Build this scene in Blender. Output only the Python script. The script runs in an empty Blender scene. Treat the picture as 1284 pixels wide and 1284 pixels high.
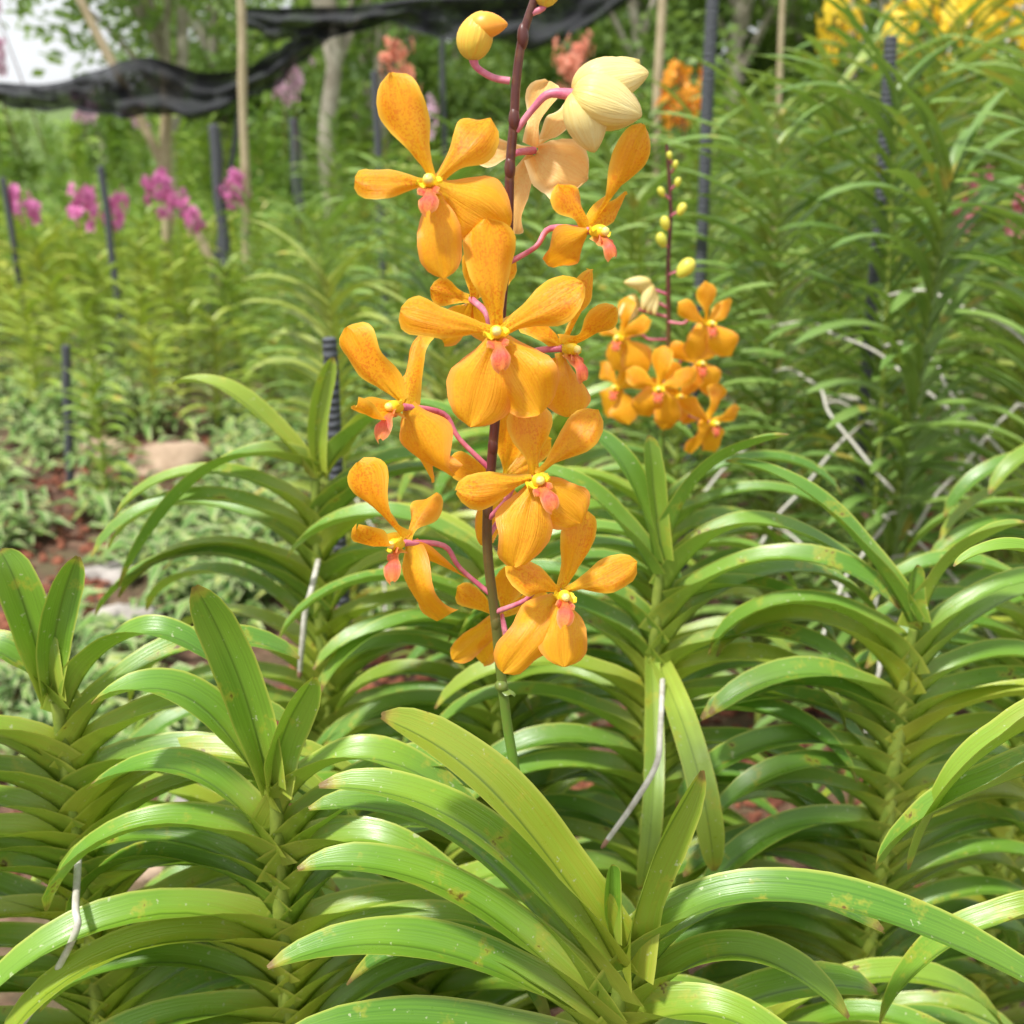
import bpy, math, random
from mathutils import Vector, Matrix
R=random.Random(11)
S=bpy.context.scene
V=Vector
# ---------------------------------------------------------------- mesh builder
class MB:
    def __init__(s): s.v=[];s.f=[];s.uv=[];s.m=[]
    def grid(s,rows,mat=0,close=False):
        n=len(rows);k=len(rows[0]);b=len(s.v)
        for r in rows: s.v.extend(r)
        kk=k if close else k-1
        for i in range(n-1):
            for j in range(kk):
                j2=(j+1)%k
                s.f.append((b+i*k+j,b+i*k+j2,b+(i+1)*k+j2,b+(i+1)*k+j))
                u0=j/kk;u1=(j+1)/kk;a=i/(n-1);c=(i+1)/(n-1)
                s.uv.append(((u0,a),(u1,a),(u1,c),(u0,c)));s.m.append(mat)
    def face(s,vs,mat=0,uv=None):
        b=len(s.v);s.v.extend(vs);s.f.append(tuple(range(b,b+len(vs))))
        s.uv.append(uv or [(0.5,0.5)]*len(vs));s.m.append(mat)
    def tube(s,pts,rad,n=8,mat=0,sub=1):
        P,Q=[],[]
        if sub>1 and len(pts)>2:
            for i in range(len(pts)-1):
                p0=pts[max(i-1,0)];p1=pts[i];p2=pts[i+1];p3=pts[min(i+2,len(pts)-1)]
                for q in range(sub):
                    t=q/sub
                    P.append(.5*((2*p1)+(p2-p0)*t+(2*p0-5*p1+4*p2-p3)*t*t+(3*p1-p0-3*p2+p3)*t**3))
                    Q.append(rad[i]*(1-t)+rad[i+1]*t)
            P.append(pts[-1]);Q.append(rad[-1])
        else: P=pts;Q=rad
        rows=[];side=None
        for i,p in enumerate(P):
            T=(P[min(i+1,len(P)-1)]-P[max(i-1,0)]).normalized()
            if side is None:
                side=T.cross(V((0,1,0.1))).normalized()
            side=(side-T*side.dot(T)).normalized();o=T.cross(side)
            rows.append([p+(side*math.cos(2*math.pi*j/n)+o*math.sin(2*math.pi*j/n))*Q[i] for j in range(n)])
        s.grid(rows,mat,True)
        s.face(rows[0][::-1],mat);s.face(rows[-1],mat)
    def ball(s,c,ax,r1,r2,n=10,m=7,mat=0,rib=0,taper=0,point=0,bend=None):
        ax=ax.normalized();a=ax.cross(V((0.2,1,.1))).normalized();b=ax.cross(a)
        rows=[]
        for i in range(m+1):
            t=math.pi*i/m;rr=max(math.sin(t),.03)*r2*(1+taper*math.cos(t))
            if point and t>math.pi*.5: rr*=1-point*((t/math.pi-.5)*2)**1.5
            ctr=c-ax*math.cos(t)*r1*(1+(point*.35 if t>math.pi*.5 else 0))
            if bend: ctr=ctr+bend*((1-math.cos(t))*.5)**2
            rows.append([ctr+(a*math.cos(2*math.pi*j/n)+b*math.sin(2*math.pi*j/n))*rr*(1+rib*math.cos(3*2*math.pi*j/n)) for j in range(n)])
        s.grid(rows,mat,True)
    def mesh(s,name,mats,smooth=True,origin=None):
        me=bpy.data.meshes.new(name)
        o=origin or V((0,0,0))
        me.from_pydata([tuple(v-o) for v in s.v],[],s.f)
        uv=me.uv_layers.new(name='UVMap')
        flat=[]
        for u in s.uv:
            for a in u: flat.extend(a)
        uv.data.foreach_set('uv',flat)
        me.polygons.foreach_set('material_index',s.m)
        me.polygons.foreach_set('use_smooth',[smooth]*len(s.f))
        for m in mats: me.materials.append(m)
        me.update();return me
def obj(name,me,loc=(0,0,0),parent=None,label=None,cat=None,group=None,kind=None):
    o=bpy.data.objects.new(name,me);S.collection.objects.link(o)
    o.location=loc
    if parent: o.parent=parent
    if label:o['label']=label
    if cat:o['category']=cat
    if group:o['group']=group
    if kind:o['kind']=kind
    return o
# ---------------------------------------------------------------- materials
def mat(name):
    m=bpy.data.materials.new(name);m.use_nodes=True;nt=m.node_tree;nt.nodes.clear()
    return m,nt
def N(nt,t,**k):
    n=nt.nodes.new(t)
    for a,b in k.items(): setattr(n,a,b)
    return n
def L(nt,a,b): nt.links.new(a,b)
def ramp(nt,fac,st):
    r=N(nt,'ShaderNodeValToRGB');e=r.color_ramp.elements
    while len(e)<len(st): e.new(.5)
    for x,(p,c) in zip(e,st): x.position=p;x.color=c if len(c)==4 else tuple(c)+(1,)
    L(nt,fac,r.inputs[0]);return r.outputs[0]
def mix(nt,f,a,b,bt='MIX'):
    m=N(nt,'ShaderNodeMix',data_type='RGBA',blend_type=bt)
    if isinstance(f,(int,float)): m.inputs[0].default_value=f
    else: L(nt,f,m.inputs[0])
    for i,x in ((6,a),(7,b)):
        if isinstance(x,tuple): m.inputs[i].default_value=x if len(x)==4 else x+(1,)
        else: L(nt,x,m.inputs[i])
    return m.outputs[2]
def noise(nt,scale,vec=None,det=3,rough=.6):
    n=N(nt,'ShaderNodeTexNoise');n.inputs['Scale'].default_value=scale;n.inputs['Detail'].default_value=det;n.inputs['Roughness'].default_value=rough
    if vec is not None:L(nt,vec,n.inputs['Vector'])
    return n.outputs[0]
def bump(nt,h,st,d=.001):
    b=N(nt,'ShaderNodeBump');b.inputs['Strength'].default_value=st;b.inputs['Distance'].default_value=d
    L(nt,h,b.inputs['Height']);return b.outputs[0]
def finish(nt,col,rough=.5,nor=None,trans=0,tcol=None,spec=.5):
    p=N(nt,'ShaderNodeBsdfPrincipled');o=N(nt,'ShaderNodeOutputMaterial')
    if isinstance(col,tuple):p.inputs['Base Color'].default_value=col
    else:L(nt,col,p.inputs['Base Color'])
    if isinstance(rough,(int,float)):p.inputs['Roughness'].default_value=rough
    else:L(nt,rough,p.inputs['Roughness'])
    p.inputs['Specular IOR Level'].default_value=spec
    if nor is not None:L(nt,nor,p.inputs['Normal'])
    if trans:
        t=N(nt,'ShaderNodeBsdfTranslucent');ms=N(nt,'ShaderNodeMixShader');ms.inputs[0].default_value=trans
        tc=tcol if tcol is not None else col
        if isinstance(tc,tuple):t.inputs[0].default_value=tc
        else:L(nt,tc,t.inputs[0])
        L(nt,p.outputs[0],ms.inputs[1]);L(nt,t.outputs[0],ms.inputs[2]);L(nt,ms.outputs[0],o.inputs[0])
    else:L(nt,p.outputs[0],o.inputs[0])
def mathn(nt,op,a,b=None,c=None):
    m=N(nt,'ShaderNodeMath',operation=op)
    for i,x in enumerate((a,b,c)):
        if x is None: continue
        if isinstance(x,(int,float)):m.inputs[i].default_value=x
        else:L(nt,x,m.inputs[i])
    return m.outputs[0]
def leafmat(name,base,mid,tip,alt,detail=True,trans=.2,yellow=(.44,.43,.03),dark=(.045,.145,.012)):
    m,nt=mat(name)
    uv=N(nt,'ShaderNodeUVMap').outputs[0];sx=N(nt,'ShaderNodeSeparateXYZ');L(nt,uv,sx.inputs[0])
    geo=N(nt,'ShaderNodeNewGeometry').outputs['Position']
    oi=N(nt,'ShaderNodeObjectInfo').outputs['Random']
    col=ramp(nt,sx.outputs[1],[(0,base),(.12,base),(.36,mid),(.85,tip),(1,tuple(x*.9 for x in tip[:3]))])
    n1=noise(nt,9,geo,2)
    col=mix(nt,ramp(nt,n1,[(.40,(0,0,0)),(.68,(1,1,1))]),col,alt)
    col=mix(nt,ramp(nt,oi,[(0,(.6,.6,.6)),(.4,(0,0,0)),(.58,(0,0,0))]),col,dark)
    col=mix(nt,ramp(nt,oi,[(.58,(0,0,0)),(.9,(.4,.4,.4)),(1,(.7,.7,.7))]),col,yellow)
    nor=None;rough=.42
    if detail:
        mp=N(nt,'ShaderNodeMapping');L(nt,uv,mp.inputs[0]);mp.inputs['Scale'].default_value=(16,.8,1)
        vn=noise(nt,1.6,mp.outputs[0],2,.6)
        col=mix(nt,mathn(nt,'MULTIPLY',ramp(nt,vn,[(.35,(0,0,0)),(.72,(1,1,1))]),.36),col,tuple(min(1,x*1.8) for x in mid[:3])+(1,))
        ctr=mathn(nt,'ABSOLUTE',mathn(nt,'SUBTRACT',sx.outputs[0],.5))
        col=mix(nt,ramp(nt,ctr,[(0,(.8,.8,.8)),(.045,(0,0,0))]),col,tuple(x*.42 for x in mid[:3])+(1,))
        col=mix(nt,ramp(nt,ctr,[(.44,(0,0,0)),(.5,(.85,.85,.85))]),col,(.50,.54,.09,1))
        sp=noise(nt,230,geo,2)
        col=mix(nt,mathn(nt,'MULTIPLY',ramp(nt,sp,[(.68,(0,0,0)),(.73,(1,1,1))]),.6),col,(.55,.58,.36,1))
        s2=noise(nt,44,geo,4,.7)
        col=mix(nt,mathn(nt,'MULTIPLY',ramp(nt,s2,[(.58,(0,0,0)),(.67,(1,1,1))]),.5),col,(.48,.42,.04,1))
        col=mix(nt,mathn(nt,'MULTIPLY',ramp(nt,s2,[(.67,(0,0,0)),(.705,(1,1,1))]),.9),col,(.13,.055,.015,1))
        tn=mathn(nt,'ADD',sx.outputs[1],mathn(nt,'MULTIPLY',mathn(nt,'SUBTRACT',s2,.5),.16))
        col=mix(nt,ramp(nt,tn,[(.93,(0,0,0)),(.965,(.6,.6,.6))]),col,(.44,.36,.05,1))
        col=mix(nt,ramp(nt,tn,[(.965,(0,0,0)),(.99,(.9,.9,.9))]),col,(.20,.11,.035,1))
        nor=bump(nt,vn,.35,.0012)
        rough=mathn(nt,'ADD',mathn(nt,'MULTIPLY',s2,.36),.15)
    else:
        dn=noise(nt,13,geo,2,.5)
        col=mix(nt,ramp(nt,dn,[(.64,(0,0,0)),(.70,(.75,.75,.75))]),col,(.46,.33,.06,1))
    finish(nt,col,rough,nor,trans,mix(nt,.5,col,(.38,.58,.03,1)),.58)
    return m
LEAF=leafmat('orchid_leaf_green',(.38,.42,.06),(.15,.305,.024),(.09,.235,.024),(.225,.37,.032))
LEAFM=leafmat('orchid_leaf_row',(.33,.37,.06),(.13,.27,.03),(.095,.225,.03),(.195,.33,.04))
LEAFH=leafmat('orchid_leaf_old',(.32,.40,.06),(.27,.40,.055),(.29,.38,.05),(.35,.42,.06))
LEAFT=leafmat('orchid_leaf_tall',(.26,.33,.06),(.17,.30,.055),(.20,.345,.07),(.28,.40,.10),detail=False,trans=.22,dark=(.06,.15,.025),yellow=(.50,.44,.08))
LEAFY=leafmat('orchid_leaf_young',(.28,.34,.03),(.26,.39,.035),(.31,.45,.05),(.42,.51,.07),detail=False,yellow=(.55,.50,.06),dark=(.12,.24,.02),trans=.22)
LEAFF=leafmat('orchid_leaf_far',(.16,.27,.03),(.14,.29,.035),(.19,.35,.05),(.29,.43,.07),detail=False,yellow=(.40,.46,.06),dark=(.07,.17,.025))
def simple(name,c1,c2,scale,rough=.6,bs=.3,bd=.002,trans=0,det=4):
    m,nt=mat(name);g=N(nt,'ShaderNodeNewGeometry').outputs['Position']
    n=noise(nt,scale,g,det,.65);col=ramp(nt,n,[(.3,c1),(.7,c2)])
    finish(nt,col,rough,bump(nt,n,bs,bd),trans);return m
STEM=simple('orchid_stem',(.14,.21,.025),(.28,.34,.05),60)
ROOT=simple('aerial_root_skin',(.38,.35,.28),(.68,.66,.58),90)
ROOTT=simple('root_tip_skin',(.25,.1,.08),(.35,.2,.12),90)
BAMBOO=simple('bamboo_pole',(.34,.27,.15),(.52,.43,.27),12)
BARK=simple('tree_bark',(.24,.20,.15),(.52,.47,.38),6,.9,.6,.03)
STONE=simple('field_stone',(.20,.18,.16),(.46,.42,.38),8,.9,.5,.01)
STONEB=simple('sandstone',(.32,.22,.14),(.54,.40,.28),14,.9,.8,.012)
MULCH=simple('brick_mulch',(.10,.028,.015),(.32,.11,.055),14,.9,.4,.004)
def netmat():
    m,nt=mat('black_shade_cloth');g=N(nt,'ShaderNodeNewGeometry').outputs['Position']
    n=noise(nt,9,g,4,.7);col=ramp(nt,n,[(.3,(.008,.009,.011)),(.7,(.028,.030,.035))])
    p=N(nt,'ShaderNodeBsdfPrincipled');L(nt,col,p.inputs['Base Color']);p.inputs['Roughness'].default_value=.85
    t=N(nt,'ShaderNodeBsdfTransparent');ms=N(nt,'ShaderNodeMixShader')
    L(nt,ramp(nt,n,[(.4,(.0,.0,.0)),(.75,(.25,.25,.25))]),ms.inputs[0]);o=N(nt,'ShaderNodeOutputMaterial')
    L(nt,p.outputs[0],ms.inputs[1]);L(nt,t.outputs[0],ms.inputs[2]);L(nt,ms.outputs[0],o.inputs[0]);return m
NET=netmat()
def postmat():
    m,nt=mat('ribbed_post_grey');tc=N(nt,'ShaderNodeTexCoord').outputs['Object']
    w=N(nt,'ShaderNodeTexWave',bands_direction='Z');w.inputs['Scale'].default_value=30;w.inputs['Distortion'].default_value=5;w.inputs['Detail'].default_value=3
    L(nt,tc,w.inputs[0])
    col=ramp(nt,w.outputs['Fac'],[(0,(.04,.043,.05)),(.7,(.075,.082,.095)),(1,(.11,.12,.135))])
    finish(nt,col,.7,bump(nt,w.outputs['Fac'],.5,.004));return m
POST=postmat()
def petalmat(name,c0,c1,c2,spot,edge,sp=.75,trans=.3,vein=.28,bmp=.5):
    m,nt=mat(name)
    uv=N(nt,'ShaderNodeUVMap').outputs[0];sx=N(nt,'ShaderNodeSeparateXYZ');L(nt,uv,sx.inputs[0])
    g=N(nt,'ShaderNodeNewGeometry').outputs['Position']
    col=ramp(nt,sx.outputs[1],[(0,c0),(.22,c1),(.7,c2),(1,c1)])
    ctr=mathn(nt,'ABSOLUTE',mathn(nt,'SUBTRACT',sx.outputs[0],.5))
    nf=noise(nt,850,g,2,.5)
    spm=ramp(nt,nf,[(.50,(0,0,0)),(.58,(1,1,1))])
    big=ramp(nt,noise(nt,60,g,2),[(.35,(.25,.25,.25)),(.62,(1,1,1))])
    spm=mathn(nt,'MULTIPLY',mathn(nt,'MULTIPLY',spm,big),sp)
    inner=ramp(nt,ctr,[(.33,(1,1,1)),(.47,(0,0,0))])
    col=mix(nt,mathn(nt,'MULTIPLY',spm,inner),col,spot)
    mp=N(nt,'ShaderNodeMapping');L(nt,uv,mp.inputs[0]);mp.inputs['Scale'].default_value=(26,1.3,1)
    vn=noise(nt,1.5,mp.outputs[0],3,.6)
    col=mix(nt,mathn(nt,'MULTIPLY',ramp(nt,vn,[(.42,(0,0,0)),(.66,(1,1,1))]),vein),col,spot)
    col=mix(nt,ramp(nt,ctr,[(.37,(0,0,0)),(.5,(.85,.85,.85))]),col,edge)
    finish(nt,col,.38,bump(nt,vn,bmp,.0015),trans,col,.45);return m
OR=petalmat('orange_petal',(.98,.70,.03,1),(.98,.52,.016,1),(.96,.41,.010,1),(.84,.20,.008,1),(.98,.60,.06,1),.7,.38)
ORS=petalmat('orange_sepal_blush',(.98,.66,.03,1),(.98,.52,.018,1),(.96,.45,.014,1),(.88,.27,.012,1),(.95,.38,.07,1),.45,.38)
PALE=petalmat('pale_back_petal',(.94,.50,.12,1),(.96,.64,.24,1),(.96,.60,.20,1),(.90,.36,.09,1),(.98,.82,.46,1),.3)
CREAM=petalmat('cream_petal',(.90,.52,.12,1),(.94,.76,.24,1),(.95,.84,.40,1),(.86,.60,.16,1),(.95,.74,.30,1),.10,.25,.4,.6)
LIP=petalmat('coral_lip',(.97,.60,.04,1),(.92,.32,.05,1),(.84,.15,.09,1),(.62,.04,.04,1),(.95,.42,.14,1),.5,.2)
COL=simple('yellow_column',(.96,.66,.02),(.98,.82,.06),300,.4,.1,.0005,.2)
COLW=simple('anther_cap',(.96,.80,.12),(.98,.92,.40),300,.4,.1,.0005,.2)
PEDI=simple('pink_pedicel',(.50,.07,.16),(.75,.28,.34),120,.45,.1,.001)
BUDG=simple('bud_skin',(.50,.52,.05),(.82,.66,.08),60,.4,.1,.001)
BUDY=petalmat('bud_yellow_orange',(.62,.52,.08,1),(.80,.64,.08,1),(.92,.56,.06,1),(.90,.40,.05,1),(.92,.60,.08,1),.2,.15,.5,.5)
BUDO=simple('bud_tip_orange',(.85,.30,.02),(.90,.42,.04),90,.4,.1,.001)
def spikemat():
    m,nt=mat('spike_stem');g=N(nt,'ShaderNodeNewGeometry').outputs['Position'];sx=N(nt,'ShaderNodeSeparateXYZ');L(nt,g,sx.inputs[0])
    mr=N(nt,'ShaderNodeMapRange');L(nt,sx.outputs[2],mr.inputs[0]);mr.inputs[1].default_value=.95;mr.inputs[2].default_value=1.12
    col=ramp(nt,mr.outputs[0],[(0,(.13,.26,.03)),(.45,(.13,.13,.03)),(1,(.10,.028,.022))])
    col=mix(nt,ramp(nt,noise(nt,160,g),[(.5,(0,0,0)),(.75,(.4,.4,.4))]),col,(.24,.13,.05,1))
    finish(nt,col,.4);return m
SPK=spikemat()
# ---------------------------------------------------------------- leaves
WP=[(0,.80),(.08,.86),(.3,.98),(.6,1),(.82,.88),(.92,.66),(.97,.42),(1,.15)]
def interp(T,t):
    for (a,b),(c,d) in zip(T,T[1:]):
        if t<=c:
            x=(t-a)/(c-a);return b+(d-b)*x
    return T[-1][1]
def leaf_from_curve(mb,C,width,side,fold=.28,across=6,twist=0,mat=0,wob=.0,sheath=.9):
    n=len(C)
    sg=None;rows=[]
    for i,p in enumerate(C):
        t=i/(n-1)
        T=(C[min(i+1,n-1)]-C[max(i-1,0)]).normalized()
        sd=(side-T*side.dot(T)).normalized()
        if twist: sd=Matrix.Rotation(twist*t,3,T)@sd
        nn=sd.cross(T)
        if sg is None:
            m=n//2;Tm=(C[m+1]-C[m-1]).normalized();sm=(side-Tm*side.dot(Tm)).normalized()
            q=sm.cross(Tm);sg=1 if (q.z-.35*q.y)>0 else -1
        nn=nn*sg
        w=width*.5*interp(WP,t);fd=fold*(1-.4*t)+max(0,sheath*(1-t/.30))
        row=[]
        for j in range(across+1):
            x=j/across*2-1
            h=(abs(x)**1.1)*w*fd*1.5 + w*.06*math.sin(t*9+wob+x*2)
            ww=w/math.sqrt(1+fd*fd*1.1)
            q=p+sd*(x*ww)+nn*h
            if t>.96 and abs(x)<.3: q=q-T*w*.3
            row.append(q)
        rows.append(row)
    mb.grid(rows,mat)
def bez(p0,pm,p1,n):
    c=2*pm-.5*(p0+p1);return [p0*(1-t)**2+c*2*t*(1-t)+p1*t*t for t in [i/n for i in range(n+1)]]
def arc(p,d,e0,e1,Ln,n,pw=1.0):
    C=[p.copy()];ds=Ln/n
    for i in range(n):
        t=(i+.5)/n;e=math.radians(e0+(e1-e0)*t**pw)
        p=p+(d*math.cos(e)+V((0,0,1))*math.sin(e))*ds;C.append(p.copy())
    return C
def near_plant(base,top,az,hero,label,Ln=.2,W=.0268,pitch=.0168,zmin=.45,skip=0,rnd=None,e0=66,e1=-60,mt=None,roots=(),hmat=None):
    r=random.Random(rnd or 1)
    mt=mt or LEAF
    g=bpy.data.objects.new('orchid_plant',None);S.collection.objects.link(g);g.location=base;g.empty_display_size=.05
    g['label']=label;g['category']='orchid plant';g['group']='leafy orchids in the growing bed'
    mb=MB();k=8
    mb.tube([base+V((0,0,-.02))]+[base.lerp(top,i/k)+V((r.uniform(-.002,.002),0,0)) for i in range(k+1)],[.012]+[.0065]*k+[.004],8)
    obj('stem',mb.mesh('stem',[STEM],origin=base),parent=g)
    for hi,h in enumerate(hero):
        p0,pm,p1,w,sa=h[:5];tw=h[5] if len(h)>5 else 0
        mb=MB();sd=V((math.cos(math.radians(sa)),math.sin(math.radians(sa)),0))
        old=hmat and hi in hmat
        leaf_from_curve(mb,bez(V(p0),V(pm),V(p1),22),w*.84,sd,twist=tw,across=8,fold=.25 if old else .5,wob=r.random()*6,sheath=.2 if old else .6)
        obj('leaf',mb.mesh('leaf',[LEAFH if old else mt],origin=base),parent=g)
    ax=(top-base);Lt=ax.length;ax.normalize()
    s=Lt-.012-skip;i=0
    while (base+ax*s).z>zmin and i<44:
        for sgn in (1,-1):
            p=base+ax*(s+(pitch*.5 if sgn>0 else 0))
            a=math.radians(az+(0 if sgn>0 else 180)+r.uniform(-20,20))
            d=V((math.cos(a),math.sin(a),0));sd=V((-math.sin(a+r.uniform(-.15,.15)),math.cos(a),0))
            ll=Ln*r.uniform(.82,1.12)
            mb=MB();leaf_from_curve(mb,arc(p+d*.006-ax*.02,d,e0+r.uniform(-7,7)-6*min(i,3)/3,e1+r.uniform(-18,18),ll,14,r.uniform(.85,1.15)),W*r.uniform(.88,1.06),sd,across=6,twist=r.uniform(-.3,.3),wob=r.random()*6,fold=.50,sheath=.75)
            obj('leaf',mb.mesh('leaf',[mt],origin=base),parent=g)
        s-=pitch*r.uniform(.88,1.14);i+=1
    for rp,rr in roots:
        mb=MB();mb.tube([V(q) for q in rp],[rr]*(len(rp)-1)+[rr*.8],8,0,7)
        e=V(rp[-1]);d=(e-V(rp[-2])).normalized();mb.ball(e+d*.002,d,.006,rr*.85,mat=1)
        obj('aerial_root',mb.mesh('aerial_root',[ROOT,ROOTT],origin=base),parent=g)
    return g
def H3(y,a,b,c,w,sa,dy=(0,0,0),tw=0):
    return (V((a[0]/1000,y+dy[0],a[1]/1000)),V((b[0]/1000,y+dy[1],b[1]/1000)),V((c[0]/1000,y+dy[2],c[1]/1000)),w,sa,tw)
A=near_plant(V((.066,.47,0)),V((.058,.47,.862)),5,[
 H3(.47,(53,868),(-1,970),(-62,1029),.036,62,(0,-.01,-.02)),
 H3(.47,(59,862),(72,926),(97,980),.032,35,(0,0,.01)),
 H3(.47,(52,880),(51,911),(52,929),.014,30),
 H3(.47,(62,843),(142,911),(302,855),.038,80,(0,-.005,-.03)),
 H3(.47,(56,840),(-17,946),(-100,969),.034,70,(0,0,.01)),
 H3(.47,(53,820),(-32,910),(-112,925),.032,72,(0,0,0)),
 H3(.47,(53,805),(-35,880),(-124,888),.034,78,(0,-.01,-.03)),
 H3(.47,(50,825),(-25,925),(-108,948),.030,74,(0,.02,.02)),
 H3(.47,(50,800),(-20,865),(-90,848),.030,76,(0,.01,.0)),
 H3(.47,(65,818),(112,845),(163,818),.034,75,(0,-.02,-.04)),
 H3(.47,(60,830),(128,880),(215,850),.032,75,(0,.03,.04)),
 H3(.47,(62,815),(120,860),(190,815),.032,75,(0,.01,.01)),
 H3(.47,(44,793),(-36,840),(-120,850),.032,80,(0,-.02,-.04))],
 'glossy green strap-leaved orchid carrying a tall orange flower spike',skip=.075,rnd=3,e1=-45)
B=near_plant(V((-.150,.55,0)),V((-.142,.55,.915)),8,[
 H3(.55,(-144,925),(-155,994),(-171,1056),.032,25,(0,0,-.01)),
 H3(.55,(-142,922),(-132,957),(-112,995),.029,30),
 H3(.55,(-140,891),(-89,941),(-13,892),.032,75),
 H3(.55,(-145,908),(-183,979),(-232,988),.030,60,(0,0,-.02)),
 H3(.55,(-148,874),(-188,930),(-251,919),.031,75),
 H3(.55,(-140,860),(-59,885),(25,781),.032,80,(0,-.02,-.05))],
 'leafy green orchid with two upright young crown leaves',skip=.02,rnd=5)
C=near_plant(V((-.31,.6,0)),V((-.282,.6,.95)),12,[
 H3(.6,(-285,961),(-276,1004),(-257,1048),.026,20),
 H3(.6,(-289,955),(-294,1015),(-303,1052),.032,35),
 H3(.6,(-279,938),(-234,994),(-181,976),.030,70),
 H3(.6,(-286,945),(-320,985),(-370,960),.032,75)],
 'yellowing green orchid with a pale aerial root',skip=.015,rnd=7,
 roots=[([(-.262,.55,.875),(-.250,.51,.868),(-.247,.50,.860),(-.266,.5,.825),(-.292,.5,.785)],.0021)])
D=near_plant(V((-.195,.95,0)),V((-.180,.95,.977)),0,[
 H3(.95,(-176,985),(-174,1038),(-157,1090),.024,20),
 H3(.95,(-169,977),(-145,1015),(-126,1038),.026,30),
 H3(.95,(-184,977),(-243,1052),(-301,1065),.028,60),
 H3(.95,(-183,985),(-264,995),(-341,905),.030,70,(0,-.03,-.08)),
 H3(.95,(-176,975),(-110,1040),(-40,1030),.028,65)],
 'tall leafy orchid tied to a thin dark post',skip=.02,rnd=9,Ln=.23,W=.028,pitch=.021,zmin=.3,e1=-58,mt=LEAFM,
 roots=[([(-.18,.94,.90),(-.180,.9,.890),(-.186,.895,.87),(-.190,.89,.84),(-.194,.89,.812)],.0028)])
E=near_plant(V((.125,.8,0)),V((.116,.8,.955)),-4,[
 H3(.8,(117,962),(109,1022),(103,1063),.022,25),
 H3(.8,(122,955),(146,1028),(210,1063),.029,50),
 H3(.8,(111,962),(91,1028),(56,1067),.028,50),
 H3(.8,(110,948),(60,1015),(-1,1035),.028,65),
 H3(.8,(126,934),(198,989),(320,913),.032,75),
 H3(.8,(127,920),(203,934),(265,884),.030,75),
 H3(.8,(120,868),(133,850),(150,765),.027,12,(.0,-.12,-.13),.15),
 H3(.8,(114,872),(106,810),(97,740),.020,10,(.0,-.10,-.12))],
 'green orchid with arching leaves and two hanging old leaves',skip=.04,rnd=13,Ln=.205,W=.028,pitch=.021,zmin=.25,mt=LEAFM,hmat=(6,7),
 roots=[([(.118,.76,.875),(.109,.70,.866),(.103,.67,.858),(.088,.66,.834),(.068,.65,.808)],.0022)])
Fp=near_plant(V((.30,.75,0)),V((.307,.75,.925)),3,[
 H3(.75,(307,931),(300,957),(301,978),.020,20),
 H3(.75,(311,924),(330,983),(378,1011),.030,50),
 H3(.75,(300,930),(238,1010),(163,1042),.028,65,(0,.03,.05))],
 'sturdy green orchid with a regular ladder of curved leaves',skip=.01,rnd=17,Ln=.195,W=.028,pitch=.019,zmin=.3,mt=LEAFM)
G=near_plant(V((.30,.47,0)),V((.300,.48,1.03)),20,[
 H3(.5,(291,998),(245,969),(220,902),.030,65),
 H3(.5,(296,969),(236,944),(202,902),.030,65),
 H3(.5,(278,1080),(247,1093),(219,1084),.016,80),
 H3(.5,(314,869),(253,852),(217,791),.030,75)],
 'leafy orchid reaching in with drooping strap leaves',skip=.62,rnd=19,zmin=.35)
near_plant(V((-.012,.88,0)),V((-.012,.88,.93)),2,[],'dense green orchid crowded behind the flowering one',rnd=23,Ln=.21,W=.027,pitch=.020,zmin=.25,mt=LEAFM)
near_plant(V((.05,1.3,0)),V((.05,1.3,.93)),6,[],'green orchid standing in the second row',rnd=29,Ln=.22,W=.027,pitch=.025,zmin=.2,mt=LEAFM)
near_plant(V((.68,1.15,0)),V((.66,1.15,.93)),0,[],'green orchid standing in the second row',rnd=31,Ln=.22,W=.027,pitch=.025,zmin=.2,mt=LEAFM)
near_plant(V((.52,.95,0)),V((.51,.95,.86)),0,[],'green orchid standing in the second row',rnd=33,Ln=.21,W=.027,pitch=.023,zmin=.2,mt=LEAFM)
near_plant(V((-.08,.7,0)),V((-.07,.70,.72)),4,[],'low green orchid between two taller ones',rnd=37,Ln=.21,W=.027,pitch=.020,zmin=.3)
near_plant(V((.18,.62,0)),V((.185,.62,.68)),-3,[],'low green orchid between two taller ones',rnd=41,Ln=.21,W=.027,pitch=.020,zmin=.3)
near_plant(V((-.24,.78,0)),V((-.235,.78,.75)),6,[],'low green orchid between two taller ones',rnd=47,Ln=.20,W=.027,pitch=.021,zmin=.3)
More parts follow.
